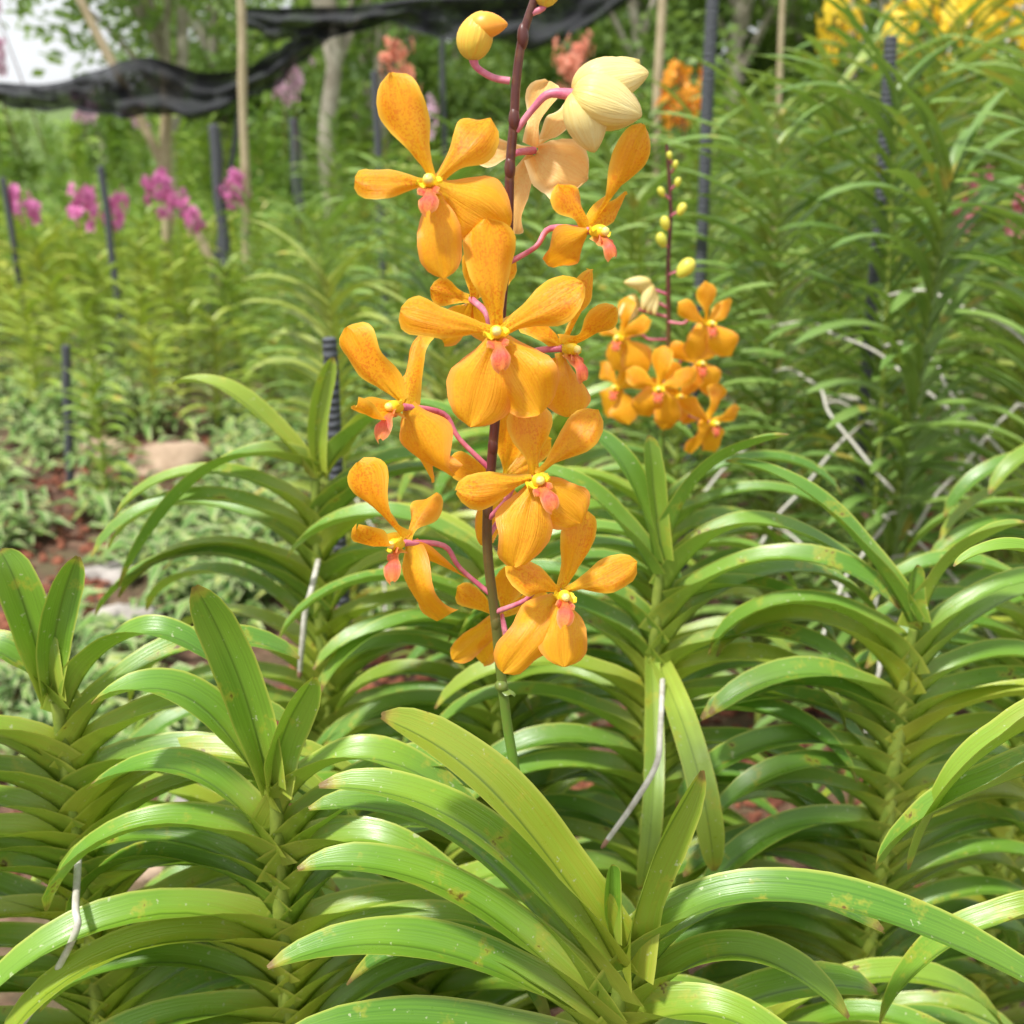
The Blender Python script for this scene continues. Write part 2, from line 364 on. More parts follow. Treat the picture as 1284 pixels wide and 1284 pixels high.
# ---------------------------------------------------------------- flowers
PS={'D':[(0,.24),(.15,.28),(.3,.42),(.5,.78),(.68,1),(.82,.97),(.92,.75),(.975,.45),(1,.12)],
    'P':[(0,.26),(.15,.32),(.35,.57),(.55,.87),(.72,1),(.85,.92),(.94,.65),(.98,.38),(1,.1)],
    'S':[(0,.24),(.12,.44),(.28,.78),(.45,.98),(.6,1),(.78,.9),(.9,.65),(.97,.36),(1,.08)],
    'L':[(0,.8),(.2,.5),(.45,.55),(.7,1),(.88,.9),(1,.3)],
    'C':[(0,.3),(.15,.6),(.35,.95),(.6,1),(.8,.8),(.93,.45),(1,.1)]}
def petal(mb,c,tip,w,n,typ,bend=.12,cup=.12,mat=0,tw=0,seed=0,nt=16,na=8,wave=1.0):
    d=tip-c;Ln=d.length;dn=d.normalized();n=(n-dn*n.dot(dn)).normalized()
    rows=[]
    for i in range(nt+1):
        t=i/nt
        off=bend*Ln*(math.sin(math.pi*t*.85)-.25*t)
        p=c+d*t+n*off
        ang=tw*(t-.2)
        m=Matrix.Rotation(ang,3,dn);sd=m@dn.cross(n);nn=m@n
        hw=.5*w*interp(PS[typ],t);row=[]
        for j in range(na+1):
            x=j/na*2-1
            z=-cup*w*(x*x)*(1-.3*t)+wave*(.16*w*math.sin(7*t+seed+1.6*x)*x*x+.10*w*math.sin(3.1*t+seed*2)*x+.035*w*math.sin(13*t+seed*5)*x*x)-.06*w*(1-min(1,abs(x)*3.5))
            edge=1+wave*.08*math.sin(9*t+seed*3+(1.5 if x>0 else 0))
            row.append(p+sd*x*hw*edge+nn*z)
        rows.append(row)
    mb.grid(rows,mat)
def flower(parent,center,n,petals,lip,stemp,mats=(OR,ORS),lipn=None,seed=0,detail=True,origin=V((0,0,0))):
    r=random.Random(seed);n=n.normalized();mb=MB()
    for (tip,w,ty,be,cu,tw) in petals:
        petal(mb,center+(tip-center)*.05-n*.001*(2 if ty=='D' else 1),tip,w,n,ty,be,cu,1 if ty=='S' else 0,tw,r.random()*6,20 if detail else 8,10 if detail else 5)
    if stemp is not None:
        a=center-n*.002;q=a-n*.018
        mb.tube([a,q*.75+stemp*.25+V((0,0,.002)),(q+stemp)*.5+V((0,0,-.002)),stemp],[.0020,.0016,.0013,.0016],7,2,5)
    f=obj('flower',mb.mesh('flower',[mats[0],mats[1],PEDI],origin=origin),parent=parent)
    if lip is not None:
        mb=MB()
        ln=lipn.normalized() if lipn else n
        lp=center+(lip-center)*.82
        petal(mb,center+n*.003-V((0,0,.001)),lp,.0098,(ln+V((0,0,.5))).normalized(),'L',.30,.35,0,0,1,12,6)
        up=(center-lip).normalized();sd=n.cross(up).normalized()
        for sg in (1,-1):
            petal(mb,center+n*.001-up*.001,center+n*.007+sd*sg*.0062+up*.001,.0075,(sd*sg-up*.5).normalized(),'S',.15,.25,1,0,1,6,4)
            petal(mb,center+n*.003-up*.003,center+n*.006+sd*sg*.0045-up*.006,.005,(n+sd*sg*.5).normalized(),'S',.15,.25,0,0,2,6,4)
        obj('lip',mb.mesh('lip',[LIP,COL],origin=origin),parent=f)
        mb=MB()
        u2=(V((0,0,1))-n*n.z).normalized()
        mb.ball(center+n*.0035+u2*.001,n+u2*.3,.0058,.0033,10,8,0,0,-.2)
        mb.ball(center+n*.0085+u2*.0022,n,.0021,.0023,8,6,1)
        obj('column',mb.mesh('column',[COL,COLW],origin=origin),parent=f)
    return f
def P3(x,y,z): return V((x/1000,y/1000,z/1000))
OA=V((.066,.47,0))
pts=[(20,550,1372),(11,550,1346),(5,550,1328),(2,550,1309),(1,550,1292),(-1,550,1270),(-2,550,1237),(-5,550,1206),(-7,550,1165),(-10,550,1131),(-13,550,1095),(-13,550,1068),(-9,550,1029),(-6,550,994),(-1,548,952),(8,543,908),(30,520,850),(56,475,810)]
mb=MB();PP=[P3(*p) for p in pts];mb.tube(PP,[.0015,.0018]+[.0021+.0010*i/15 for i in range(16)],10,0,6)
for zi in (2,4,5,8,9,10,12): mb.ball(PP[zi]+V((.0,-.0005,0)),V((0,0,1)),.006,.0028,10,6,0)
mb.ball(P3(-6,548,990),V((.5,0,1)),.0035,.0040,10,6,0)
petal(mb,P3(-6,546,988),P3(2,545,986),.006,V((0,0,1)),'C',.2,.2,0,0,1,6,4)
obj('flower_stalk',mb.mesh('flower_stalk',[SPK],origin=OA),parent=A)
def stz(z):
    for a,b in zip(PP,PP[1:]):
        if b.z<=z<=a.z: return b.lerp(a,(z-b.z)/(a.z-b.z))
    return PP[0]
def F(c,n,ps,lip,sz,mats=(OR,ORS),seed=0,lipn=None):
    flower(A,P3(*c),V(n),[(P3(*t),w/1000,ty,be,cu,tw) for (t,w,ty,be,cu,tw) in ps],P3(*lip) if lip else None,stz(sz),mats,lipn,seed,True,OA)
F((-36,515,1265),(-.15,-1,.1),[((-53,520,1312),22,'D',.12,.2,.25),((-70,510,1268),16,'P',.22,.35,.7),((-10,530,1293),19,'P',.14,.35,-.6),((-31,508,1224),22,'S',.16,.2,.1),((-2,525,1243),28,'S',.16,.28,.5)],(-37,494,1252),1.245,seed=1)
F((-7,505,1199),(0,-1,.12),[((-12,515,1250),25,'D',.1,.16,.08),((-51,505,1211),18,'P',.16,.35,.7),((32,505,1223),22,'P',.16,.3,-.6),((-20,497,1157),31,'S',.12,.18,.1),((13,497,1163),33,'S',.12,.18,.05)],(-4,484,1183),1.215,seed=2)
F((-56,535,1156),(-.60,-.80,.0),[((-82,545,1195),23,'D',.12,.25,.5),((-74,508,1164),16,'P',.2,.3,.3),((-45,558,1191),21,'P',.08,.2,-.4),((-31,545,1117),28,'S',.2,.28,.55),((-44,566,1106),17,'S',.0,.15,.1)],(-66,508,1143),1.118,seed=3,lipn=V((-.3,-.4,.8)))
F((12,510,1126),(.2,-.95,.05),[((8,520,1162),24,'D',.1,.2,.1),((-27,500,1125),18,'P',.22,.35,.7),((42,525,1158),18,'P',.14,.35,-.7),((1,493,1087),28,'S',.14,.22,-.1),((34,508,1104),26,'S',.16,.24,.3)],(22,488,1115),1.09,seed=4)
F((-58,535,1082),(-.60,-.80,.0),[((-79,540,1126),21,'D',.12,.28,.5),((-77,510,1101),15,'P',.2,.3,.3),((-41,560,1102),17,'P',.08,.2,-.4),((-39,540,1036),26,'S',.2,.3,.55),((-24,560,1050),15,'S',.0,.15,.1)],(-62,508,1067),1.045,seed=5,lipn=V((-.3,-.4,.8)))
F((26,510,1064),(.12,-1,.05),[((38,520,1106),22,'D',.1,.25,.2),((0,500,1086),17,'P',.24,.3,.7),((64,520,1079),18,'P',.16,.35,-.6),((-5,493,1029),26,'S',.14,.26,.0),((26,493,1032),26,'S',.14,.26,.2)],(26,483,1056),1.035,seed=6)
F((39,545,1241),(.62,-.75,-.15),[((61,540,1290),17,'D',.1,.3,-.5),((22,548,1263),19,'P',.1,.2,.5),((56,560,1257),14,'P',.1,.15,.4),((17,540,1226),25,'S',.16,.26,-.3),((24,570,1221),16,'S',0,.12,0)],(50,528,1228),1.225,seed=7,lipn=V((.3,-.3,.9)))
F((28,575,1177),(.7,-.7,-.1),[((42,588,1217),19,'D',.1,.2,.3),((8,580,1194),17,'P',.1,.2,.4),((53,568,1201),18,'P',.14,.2,-.4),((32,568,1142),24,'S',.12,.2,0),((18,590,1148),20,'S',.0,.15,0)],(40,558,1160),1.15,seed=8,lipn=V((.3,-.3,.9)))
F((12,575,1277),(.55,.8,-.1),[((19,580,1309),20,'D',-.1,.2,.2),((-21,580,1276),15,'P',-.1,.2,.4),((34,590,1300),16,'P',.05,.2,-.3),((3,582,1236),18,'S',-.12,.25,.2),((38,564,1264),30,'S',-.2,.35,0)],None,1.258,(PALE,PALE),seed=9)
F((-22,585,1202),(-.3,.9,0),[((-17,580,1231),20,'D',-.1,.12,0),((-43,580,1208),15,'P',-.1,.12,0),((2,600,1219),15,'P',0,.12,0),((-38,600,1176),18,'S',0,.12,0),((-12,600,1178),17,'S',0,.12,0)],None,1.18,(OR,ORS),seed=10)
F((-7,585,1017),(-.2,.9,0),[((-1,580,1052),18,'D',-.1,.12,0),((-32,580,1037),15,'P',-.1,.12,0),((18,600,1026),16,'P',0,.12,0),((-35,572,994),20,'S',0,.12,0),((-18,590,982),18,'S',0,.12,0)],None,1.0,(OR,ORS),seed=11)
F((-6,585,1101),(-.3,.9,0),[((-1,580,1146),20,'D',-.1,.12,0),((-35,580,1114),15,'P',-.1,.12,0),((22,600,1120),17,'P',0,.12,0),((-17,572,1066),18,'S',0,.12,0),((4,590,1066),17,'S',0,.12,0)],None,1.08,(OR,ORS),seed=12)
# half-open cream flower: overlapping pointed sepals around a plump bud
mb=MB();c0=V((.027,.545,1.302))
mb.ball(V((.044,.548,1.3075)),V((1,0,.15)),.0165,.0108,22,16,0,.07,.1,.55,V((0,0,.002)))
mb.ball(V((.0425,.539,1.3000)),V((1,-.1,-.30)),.0155,.0108,22,16,0,.07,.1,.5,V((0,0,-.001)))
mb.ball(V((.0345,.541,1.2925)),V((.42,-.1,-1)),.0135,.0104,22,16,0,.07,.1,.55,V((-.002,0,0)))
mb.ball(V((.045,.556,1.298)),V((1,.2,-.2)),.0155,.0120,18,14,0,.05,.1,.4)
petal(mb,c0+V((.0,.004,.003)),V((.060,.556,1.3175)),.017,V((-.2,-.5,1)),'C',.2,.35,0,.3,3,14,8,.5)
mb.tube([V((.002,.55,1.287)),V((.010,.548,1.297)),V((.018,.546,1.3035)),c0+V((.006,0,0))],[.0016,.0016,.0020,.0034],8,1,5)
obj('opening_bud',mb.mesh('opening_bud',[CREAM,PEDI],origin=OA),parent=A)
mb=MB();mb.ball(V((-.0170,.55,1.3275)),V((.22,0,1)),.0100,.0084,18,14,0,.07,0,.45,V((.001,0,0)))
mb.ball(V((-.0115,.548,1.3325)),V((1,0,.05)),.0080,.0058,14,10,1,.04,.1,.6)
mb.tube([V((-.001,.55,1.309)),V((-.009,.55,1.3105)),V((-.0165,.55,1.315)),V((-.018,.55,1.320))],[.0017,.0016,.0016,.0028],8,2,5)
obj('bud',mb.mesh('bud',[BUDY,BUDO,PEDI],origin=OA),parent=A)
mb=MB();mb.ball(V((.0165,.55,1.349)),V((.3,0,1)),.009,.007,12,9,0,.08);mb.tube([V((.009,.55,1.338)),V((.014,.55,1.340)),V((.0165,.55,1.345))],[.0015]*3,8,1,3)
obj('bud',mb.mesh('bud',[BUDY,PEDI],origin=OA),parent=A)
# ---------------------------------------------------------------- second flowering plant
J=near_plant(V((.165,1.1,0)),V((.160,1.1,.90)),5,[],'orchid with a smaller orange flower spike and green buds',rnd=43,Ln=.21,W=.027,pitch=.025,zmin=.25,mt=LEAFM)
OJ=V((.165,1.1,0))
mb=MB();P2=[V(p) for p in [(.147,1.1,1.262),(.154,1.1,1.202),(.154,1.1,1.152),(.1577,1.1,1.08),(.156,1.1,1.014),(.157,1.1,.927),(.16,1.1,.845)]]
mb.tube(P2,[.0015,.002,.0023,.0025,.0028,.003,.003],8,0,4)
obj('flower_stalk',mb.mesh('flower_stalk',[SPK],origin=OJ),parent=J)
def gen_flower(par,c,n,sz,roll,stp,org,seed,mats=(OR,ORS),detail=False):
    r=random.Random(seed);n=V(n).normalized();up=(V((0,0,1))-n*n.z).normalized();rt=up.cross(n).normalized()
    ps=[]
    for a,l,w,ty in [(0,1,.56,'D'),(62,.95,.46,'P'),(-62,.95,.46,'P'),(148,.95,.70,'S'),(-148,.95,.70,'S')]:
        q=math.radians(a+roll+r.uniform(-8,8));d=up*math.cos(q)+rt*math.sin(q)
        ps.append((c+(d*l*r.uniform(.9,1.08)-n*r.uniform(-.1,.35))*sz,w*sz,ty,.14,.2,r.uniform(-.6,.6)))
    flower(par,c,n,ps,c+(n*.35-up*.33)*sz,stp,mats,None,seed,detail,org)
for i,(x,z,n,dy) in enumerate([(.190,1.098,(.35,-1,.05),-.04),(.144,1.036,(-.2,-1,0),-.05),(.201,.996,(.6,-.9,-.1),-.03),(.108,1.080,(-.6,-.8,0),-.02),(.190,1.050,(.3,-.8,0),.0),(.110,1.022,(-.5,-.6,0),.01),(.170,1.018,(.2,-1,0),-.01)]):
    gen_flower(J,V((x,1.1+dy,z)),n,.041,R.uniform(-20,20),V((.156,1.1,z-.005)),OJ,60+i)
for k,(x,z,ax) in enumerate([(.128,1.130,(-1,-.3,.25)),(.118,1.108,(-.6,-.6,-.8)),(.137,1.117,(-.2,-.6,-1))]):
    mb=MB();c=V((x,1.095,z));a=V(ax).normalized()
    for q in (-.5,0,.5): mb.ball(c+V((q*.006,q*.004,-q*.006)),a+V((q*.5,0,q*.4)),.013,.0062,12,10,0,.06,.1,.6)
    mb.tube([V((.155,1.1,z-.01)),c],[.0014,.002],6,1)
    obj('opening_bud',mb.mesh('opening_bud',[CREAM,PEDI],origin=OJ),parent=J)
for x,z,rr in [(.149,1.252,.0035),(.158,1.228,.004),(.143,1.219,.0045),(.163,1.203,.0055),(.148,1.190,.006),(.1454,1.174,.0065),(.155,1.244,.0035),(.170,1.147,.0095)]:
    mb=MB();mb.ball(V((x,1.09,z)),V((x-.153,0,.02)),rr*1.2,rr*.8,10,8,0,.06,-.15);mb.tube([V((.153,1.1,z-.008)),V((x,1.09,z))],[.0012,.0015],6,1)
    obj('bud',mb.mesh('bud',[BUDG,PEDI],origin=OJ),parent=J)
# ---------------------------------------------------------------- row plants (variants)
def var_plant(seed,h,Ln,W,pitch,e0,e1,mt,nseg=7,roots=0,zmin=.05,jit=22,sheath=.8):
    r=random.Random(seed);az0=r.uniform(-25,25)
    mb=MB();lean=V((r.uniform(-.07,.07),r.uniform(-.05,.05),h));mb.tube([V((0,0,-.02)),lean*.5+V((r.uniform(-.015,.015),0,0)),lean],[.008,.005,.003],6)
    st=mb.mesh('stem',[STEM]);mb=MB();n=int((h-zmin)/pitch)
    for i in range(n):
        t=1-i/n*(1-zmin/h)
        for sg in (0,180):
            if r.random()<.05: continue
            a=math.radians(az0+sg+r.uniform(-jit,jit));d=V((math.cos(a),math.sin(a),0));sd=V((-math.sin(a),math.cos(a),0))
            ee=e0+(14 if i<2 else 0)+r.uniform(-10,10);k=(.7 if i==0 else 1)*r.uniform(.78,1.16)
            leaf_from_curve(mb,arc(lean*t+d*.004,d,ee,e1+r.uniform(-24,20)+(25 if i<2 else 0)-18*(1-t),Ln*k,nseg),W*r.uniform(.8,1.1),sd,across=2,twist=r.uniform(-.5,.5),sheath=sheath,fold=.4)
    fo=mb.mesh('foliage',[mt]);rt=[]
    for _ in range(roots):
        mb=MB();z=r.uniform(.4,.75)*h;a=-1.5+r.uniform(-1.3,1.3);p=lean*(z/h);P=[p];d=V((math.cos(a),math.sin(a)-.3,.0))
        for q in range(9): p=p+(d+V((0,0,-.35*q+.4))).normalized()*r.uniform(.035,.06);P.append(p);d=d+V((r.uniform(-.8,.8),r.uniform(-.5,.1),r.uniform(-.3,.3)))
        mb.tube(P,[.0028]*10,6,0,4)
        rt.append(mb.mesh('aerial_root',[ROOT]))
    return st,fo,rt
TALL=[var_plant(100+i,1.3,.26,.0215,.0235,56,-4,LEAFT,8,4,.15,24,.45) for i in range(5)]
MID=[var_plant(120+i,1.0,.24,.023,.025,60,-18,LEAFT,8,1,.1,26,.45) for i in range(3)]
YOUNG=[var_plant(140+i,.46,.18,.024,.024,54,-14,LEAFY,6,0,.03,24,.45) for i in range(5)]
FAR=[var_plant(160+i,1.0,.26,.034,.042,62,-15,LEAFF,5,0,.05,34) for i in range(3)]
def put(vr,x,y,hs,lab,grp,withroot=False):
    st,fo,rt=R.choice(vr)
    b=obj('orchid_plant',st,(x,y,0),None,lab,'orchid plant',grp)
    b.rotation_euler=(0,0,R.uniform(-.4,.4));b.scale=(hs*R.uniform(.95,1.05),hs,hs*R.uniform(.93,1.07))
    obj('foliage',fo,parent=b)
    if withroot:
        for q in rt: obj('aerial_root',q,parent=b)
for (x,y,h) in [(.60,1.65,.94),(.86,1.6,.98),(.50,2.0,1.0),(.74,1.95,1.03),(1.0,2.0,1.03),(1.22,1.9,1.0),(.66,2.35,1.02),(.90,2.4,1.06),(1.14,2.35,1.04),(1.4,2.4,1.04),(.55,2.75,.98),(.82,2.85,1.05),(1.08,2.85,1.07),(1.36,2.9,1.07),(1.62,2.85,1.05),(.7,3.4,1.0),(1.0,3.4,1.05),(1.3,3.4,1.08),(1.6,3.4,1.08),(1.9,3.4,1.08),(.85,4.1,1.05),(1.2,4.1,1.08),(1.55,4.1,1.08),(1.9,4.1,1.1),(2.2,4.1,1.1),(.6,4.4,1.0)]:
    put(TALL,x+R.uniform(-.04,.04),y,h,'tall orchid with narrow upswept leaves in a dense row','tall orchids in the dense rows',y<2.5)
for (x,y,h) in [(.3,2.0,.9),(.12,2.3,.95),(-.1,2.1,.9),(-.35,2.25,.88),(.33,2.6,1.0),(.05,2.9,1.02),(-.2,2.8,.98),(-.5,2.9,.95),(.4,3.2,1.05),(.15,3.5,1.05),(-.1,3.5,1.05),(-.38,3.6,1.0),(-.7,3.7,.92),(.4,4.0,1.1),(.1,4.3,1.08),(-.25,4.3,1.05),(-.6,4.5,1.0),(-.95,4.6,.85),(-1.2,5.2,.8),(-.8,5.3,.95),(-.4,5.2,1.05),(0,5.2,1.1),(.4,5.2,1.12),(.8,5.2,1.15),(1.2,5.2,1.15),(1.7,5.2,1.18),(2.2,5.3,1.18)]:
    put(MID,x,y,h,'green orchid with arching leaves in the middle rows','orchids in the middle rows',y<2.5)
y=4.45
while y<9.0:
    x=-y*.50-.05
    while x<-.5-(y-4.5)*.12:
        put(YOUNG,x+R.uniform(-.05,.05),y+R.uniform(-.06,.06),R.uniform(.85,1.15),'short yellow-green young orchid in a planted row','young orchids in the planted rows')
        x+=.22+y*.008
    y+=.5
y=6.3
while y<16:
    x=-y*.5-.3
    while x<y*.5+.4:
        if not(x<-.6 and y<9.4):
            put(FAR,x+R.uniform(-.1,.1),y+R.uniform(-.1,.1),R.uniform(.85,1.15)*(1.15 if x>1 else 1.0),'leafy orchid in a distant row','orchids in the distant rows')
        x+=.6+y*.02
    y+=1.15
for x,y in [(-1.36,3.45),(-1.80,3.4)]:
    put(YOUNG,x,y,.85,'short young orchid beside a small dark post','young orchids in the planted rows')
# ---------------------------------------------------------------- flower sprays in rows
def spray(name,c1,c2,lab,pos,seed,n=15,h=.16,sz=.042):
    m=petalmat(name+'_petal',c1,c1,c2,c2,c1,.4,.3)
    vs=[]
    for k in range(3):
        r=random.Random(seed+k);mb=MB();mb.tube([V((0,0,-1.0)),V((.01,0,-.4)),V((0,0,0)),V((.03,0,h+.05))],[.005,.004,.003,.0015],6,1)
        for i in range(n):
            z=h*(i/n)+r.uniform(-.02,.02);a=r.uniform(0,6.28);d=V((math.cos(a),math.sin(a),r.uniform(-.3,.4))).normalized();c=V((.012,0,z))+d*r.uniform(.03,.095)
            mb.tube([V((.01,0,z-.02)),c],[.0015,.0015],4,1)
            up=(V((0,0,1))-d*d.z).normalized();rt=up.cross(d);s=sz*r.uniform(.7,1.1)
            for q in (0,65,-65,145,-145):
                w=math.radians(q+r.uniform(-10,10));petal(mb,c,c+(up*math.cos(w)+rt*math.sin(w)-d*r.uniform(0,.4))*s,s*.62,d,'S',.1,.12,0,0,0,5,2)
        vs.append(mb.mesh(name,[m,SPK]))
    for (x,y,z,s) in pos:
        o=obj('orchid_flower_spray',vs[R.randrange(3)],(x,y,z-.07*s),None,lab,'orchid flowers','flower sprays of '+lab.split()[0]+' orchids')
        o.scale=(s,s,s);o.rotation_euler=(R.uniform(-.1,.1),R.uniform(-.2,.2),R.uniform(0,6))
spray('magenta',(.68,.14,.42,1),(.82,.28,.56,1),'magenta orchid flower spray above the green rows',[(-2.56,6,.77,1.0),(-2.27,6,.78,1.0),(-2.15,6.1,.74,1.0),(-1.84,6,.85,1.0),(-1.80,6.1,.78,.7),(-1.70,6,.70,.7),(-1.47,6,.85,.95)],200,18,.17)
spray('pink',(.70,.42,.56,1),(.75,.52,.62,1),'pale pink orchid flower spray above the rows',[(-1.29,7,1.42,1.1),(-1.4,7.2,1.36,.9),(-3.1,7,1.55,1.2),(-3.15,7.1,1.78,1.3),(-3.05,7.1,1.9,1.0),(-3.3,9,1.25,1.3),(-2.9,9,1.2,1.1),(-.6,8,1.2,1.2)],210)
spray('coral',(.85,.28,.16,1),(.85,.38,.26,1),'coral orange orchid flower spray on a long stalk',[(-.49,5,1.46,.8),(.262,5,1.44,1.0),(.29,5.1,1.50,.7),(-.46,5.2,1.36,.7)],220)
spray('orange',(.92,.42,.03,1),(.90,.34,.03,1),'orange orchid flower spray on a long stalk',[(.66,4.5,1.34,1),(.63,4.6,1.26,.8),(.70,4.7,1.28,.8)],230)
spray('yellow',(.95,.74,.05,1),(.95,.66,.04,1),'yellow orchid flower spray above the tall rows',[(1.6,5,1.52,1.2),(1.7,5.2,1.58,1.2),(1.85,5,1.48,1.3),(2.0,5.1,1.55,1.2),(2.15,5,1.60,1.2),(1.45,5.3,1.60,1.2),(1.77,5.4,1.68,1.2),(2.3,5.2,1.5,1.2),(1.35,5.0,1.60,1.1),(1.95,5.6,1.75,1.2),(1.65,5.8,1.75,1.2),(2.1,5.3,1.70,1.2),(1.9,5.2,1.62,1.2),(2.3,5.4,1.66,1.2),(2.4,5.3,1.58,1.2)],240)
spray('rose',(.85,.20,.32,1),(.88,.38,.46,1),'rose pink orchid flowers among the tall leaves',[(.882,2.2,1.124,.5),(.885,2.22,1.10,.4),(.985,2.2,1.10,.5)],250,8)
# ---------------------------------------------------------------- posts
def post(name,x,y,zt,r,m,lab,cat,x2=None,nodes=0,grp=None):
    mb=MB();n=24;x2=x if x2 is None else x2
    P=[V((0,0,-.1)).lerp(V((x2-x,0,zt)),i/n)+V((.15*r*math.sin(i*.7+x*9),0,0)) for i in range(n+1)]
    rd=[r*(1+(.12 if nodes and i%nodes==0 else 0)+R.uniform(-.03,.03)) for i in range(n+1)]
    mb.tube(P,rd,12,0)
    mb.ball(P[-1],V((0,0,1)),r*.35,r*.97,12,6,0)
    obj(name,mb.mesh(name,[m]),(x,y,0),None,lab,cat,grp)
g='ribbed grey support posts'
post('support_post',.450,2.6,1.75,.0135,POST,'tall ribbed dark grey post among the orchids','post',.43,grp=g)
post('support_post',.76,2.2,1.41,.0115,POST,'ribbed dark grey post among the tall orchids','post',.70,grp=g)
post('support_post',-1.54,6,1.18,.03,POST,'thick dark grey post behind the rows','post',grp=g)
post('support_post',-.58,5,1.417,.016,POST,'thin dark grey post in the middle rows','post',grp=g)
post('support_post',-2.02,5.65,1.0,.018,POST,'dark grey post in the young rows','post',grp=g)
post('support_post',-1.567,3.65,.53,.015,POST,'short thin dark post beside bare soil','post',-1.50,grp=g)
post('support_post',-.214,1.27,1.04,.0085,POST,'thin dark post holding a leafy orchid','post',grp=g)
post('support_post',-.41,7,1.64,.015,POST,'thin grey post in the distant rows','post',grp=g)
post('support_post',-1.5,8,1.18,.035,POST,'thick dark grey post behind the rows','post',grp=g)
post('support_post',-2.62,5.9,.93,.016,POST,'dark grey post in the young rows','post',grp=g)
post('support_post',-1.95,6.9,1.36,.016,POST,'leaning dark grey post behind the rows','post',-1.58,grp=g)
post('support_post',2.1,3.6,1.5,.014,POST,'thin dark post among the tall orchids','post',grp=g)
g='bamboo poles holding the shade cloth'
post('bamboo_pole',-2.2,7,1.49,.034,BAMBOO,'tan bamboo pole propping the black shade cloth','pole',-2.05,nodes=6,grp=g)
post('bamboo_pole',-1.46,6,1.9,.022,BAMBOO,'tan bamboo pole propping the black shade cloth','pole',-1.34,nodes=6,grp=g)
post('bamboo_pole',-1.7,7.0,2.1,.026,BAMBOO,'leaning tan bamboo pole behind the shade cloth','pole',-2.6,nodes=6,grp=g)
post('bamboo_pole',.62,5,1.9,.018,BAMBOO,'weathered bamboo pole rising from the rows','pole',nodes=6,grp=g)
post('bamboo_pole',1.08,4.5,1.9,.011,BAMBOO,'slender weathered pole rising from the rows','pole',1.0,nodes=6,grp=g)
post('bamboo_pole',1.5,5,1.9,.011,BAMBOO,'slender weathered pole rising from the rows','pole',1.4,nodes=6,grp=g)
# ---------------------------------------------------------------- shade cloth
def net(top,bot,y,lab,seed,sub=10):
    def cr(P):
        P=[V((a/1000,0,b/1000)) for a,b in P];o=[]
        for i in range(len(P)-1):
            p0=P[max(i-1,0)];p1=P[i];p2=P[i+1];p3=P[min(i+2,len(P)-1)]
            for q in range(sub):
                t=q/sub;o.append(.5*((2*p1)+(p2-p0)*t+(2*p0-5*p1+4*p2-p3)*t*t+(3*p1-p0-3*p2+p3)*t**3))
        o.append(P[-1]);return o
    T=cr(top);Bo=cr(bot);rows=[]
    for i,(a,b) in enumerate(zip(T,Bo)):
        row=[]
        for j in range(17):
            t=j/16;p=a.lerp(b,t);dy=.06*math.sin(t*7+i*.09)+.05*math.sin(t*13-i*.13+1)+.03*math.sin(i*.9+t*3)*t
            row.append(p+V((.01*math.sin(i*.8+t*6),y+dy*(.3+t),.014*math.sin(i*.37+seed)*t+.008*math.sin(i*.9+2*seed)*t)))
        rows.append(row)
    mb=MB();mb.grid(rows)
    obj('shade_cloth',mb.mesh('shade_cloth',[NET]),(0,0,0),None,lab,'shade net','black shade cloths over the rows')
net([(-4200,1450),(-3137,1404),(-2953,1404),(-2678,1396),(-2393,1470),(-2088,1540),(-1798,1461),(-1545,1480),(-1355,1574),(-1212,1660),(-1050,1760)],
    [(-4200,1340),(-3151,1295),(-2968,1282),(-2696,1255),(-2374,1230),(-2097,1222),(-1820,1215),(-1555,1310),(-1365,1397),(-1171,1550),(-1030,1690)],6.8,'sagging black shade cloth slung between bamboo poles',1)
net([(-1518,1790),(-1225,1796),(-864,1804),(-548,1845),(-188,1885),(259,1940),(706,2010),(1100,2100)],
    [(-1524,1693),(-1325,1635),(-1098,1630),(-732,1695),(-462,1655),(-100,1612),(173,1590),(443,1690),(709,1825)],6.75,'long black shade cloth bunched along an overhead line',2)
# ---------------------------------------------------------------- ground
def groundmat():
    m,nt=mat('red_soil');g=N(nt,'ShaderNodeNewGeometry').outputs['Position']
    col=ramp(nt,noise(nt,26,g,6,.7),[(.3,(.045,.024,.015)),(.5,(.13,.062,.037)),(.7,(.30,.19,.12))])
    col=mix(nt,ramp(nt,noise(nt,2.4,g,4),[(.5,(0,0,0)),(.62,(.6,.6,.6))]),col,(.11,.11,.045,1))
    sx=N(nt,'ShaderNodeSeparateXYZ');L(nt,g,sx.inputs[0])
    mr=N(nt,'ShaderNodeMapRange');L(nt,sx.outputs[1],mr.inputs[0]);mr.inputs[1].default_value=4.5;mr.inputs[2].default_value=8
    col=mix(nt,mr.outputs[0],col,ramp(nt,noise(nt,5,g,4),[(.3,(.06,.11,.02)),(.7,(.15,.23,.04))]))
    finish(nt,col,.9,bump(nt,noise(nt,45,g,5,.7),.7,.02));return m
mb=MB();rows=[]
ys=[-6+.25*i for i in range(70)]+[12+4*i for i in range(30)]+[140,200,320]
xs=[-300,-150,-80,-40,-20]+[-10+.4*i for i in range(51)]+[20,40,80,150,300]
def gh(x,y):
    if y<1: return 0
    e=.018*math.sin(x*3.1+y*1.7)+.014*math.sin(x*6.3-y*4.1)
    return e*min(1,(y-1)/1)*(1 if y<12 else .5) + max(0,(y-20))*.012
for y in ys: rows.append([V((x,y,gh(x,y))) for x in xs])
mb.grid(rows);obj('ground',mb.mesh('ground',[groundmat()]),kind='structure')
mb=MB();r=random.Random(5)
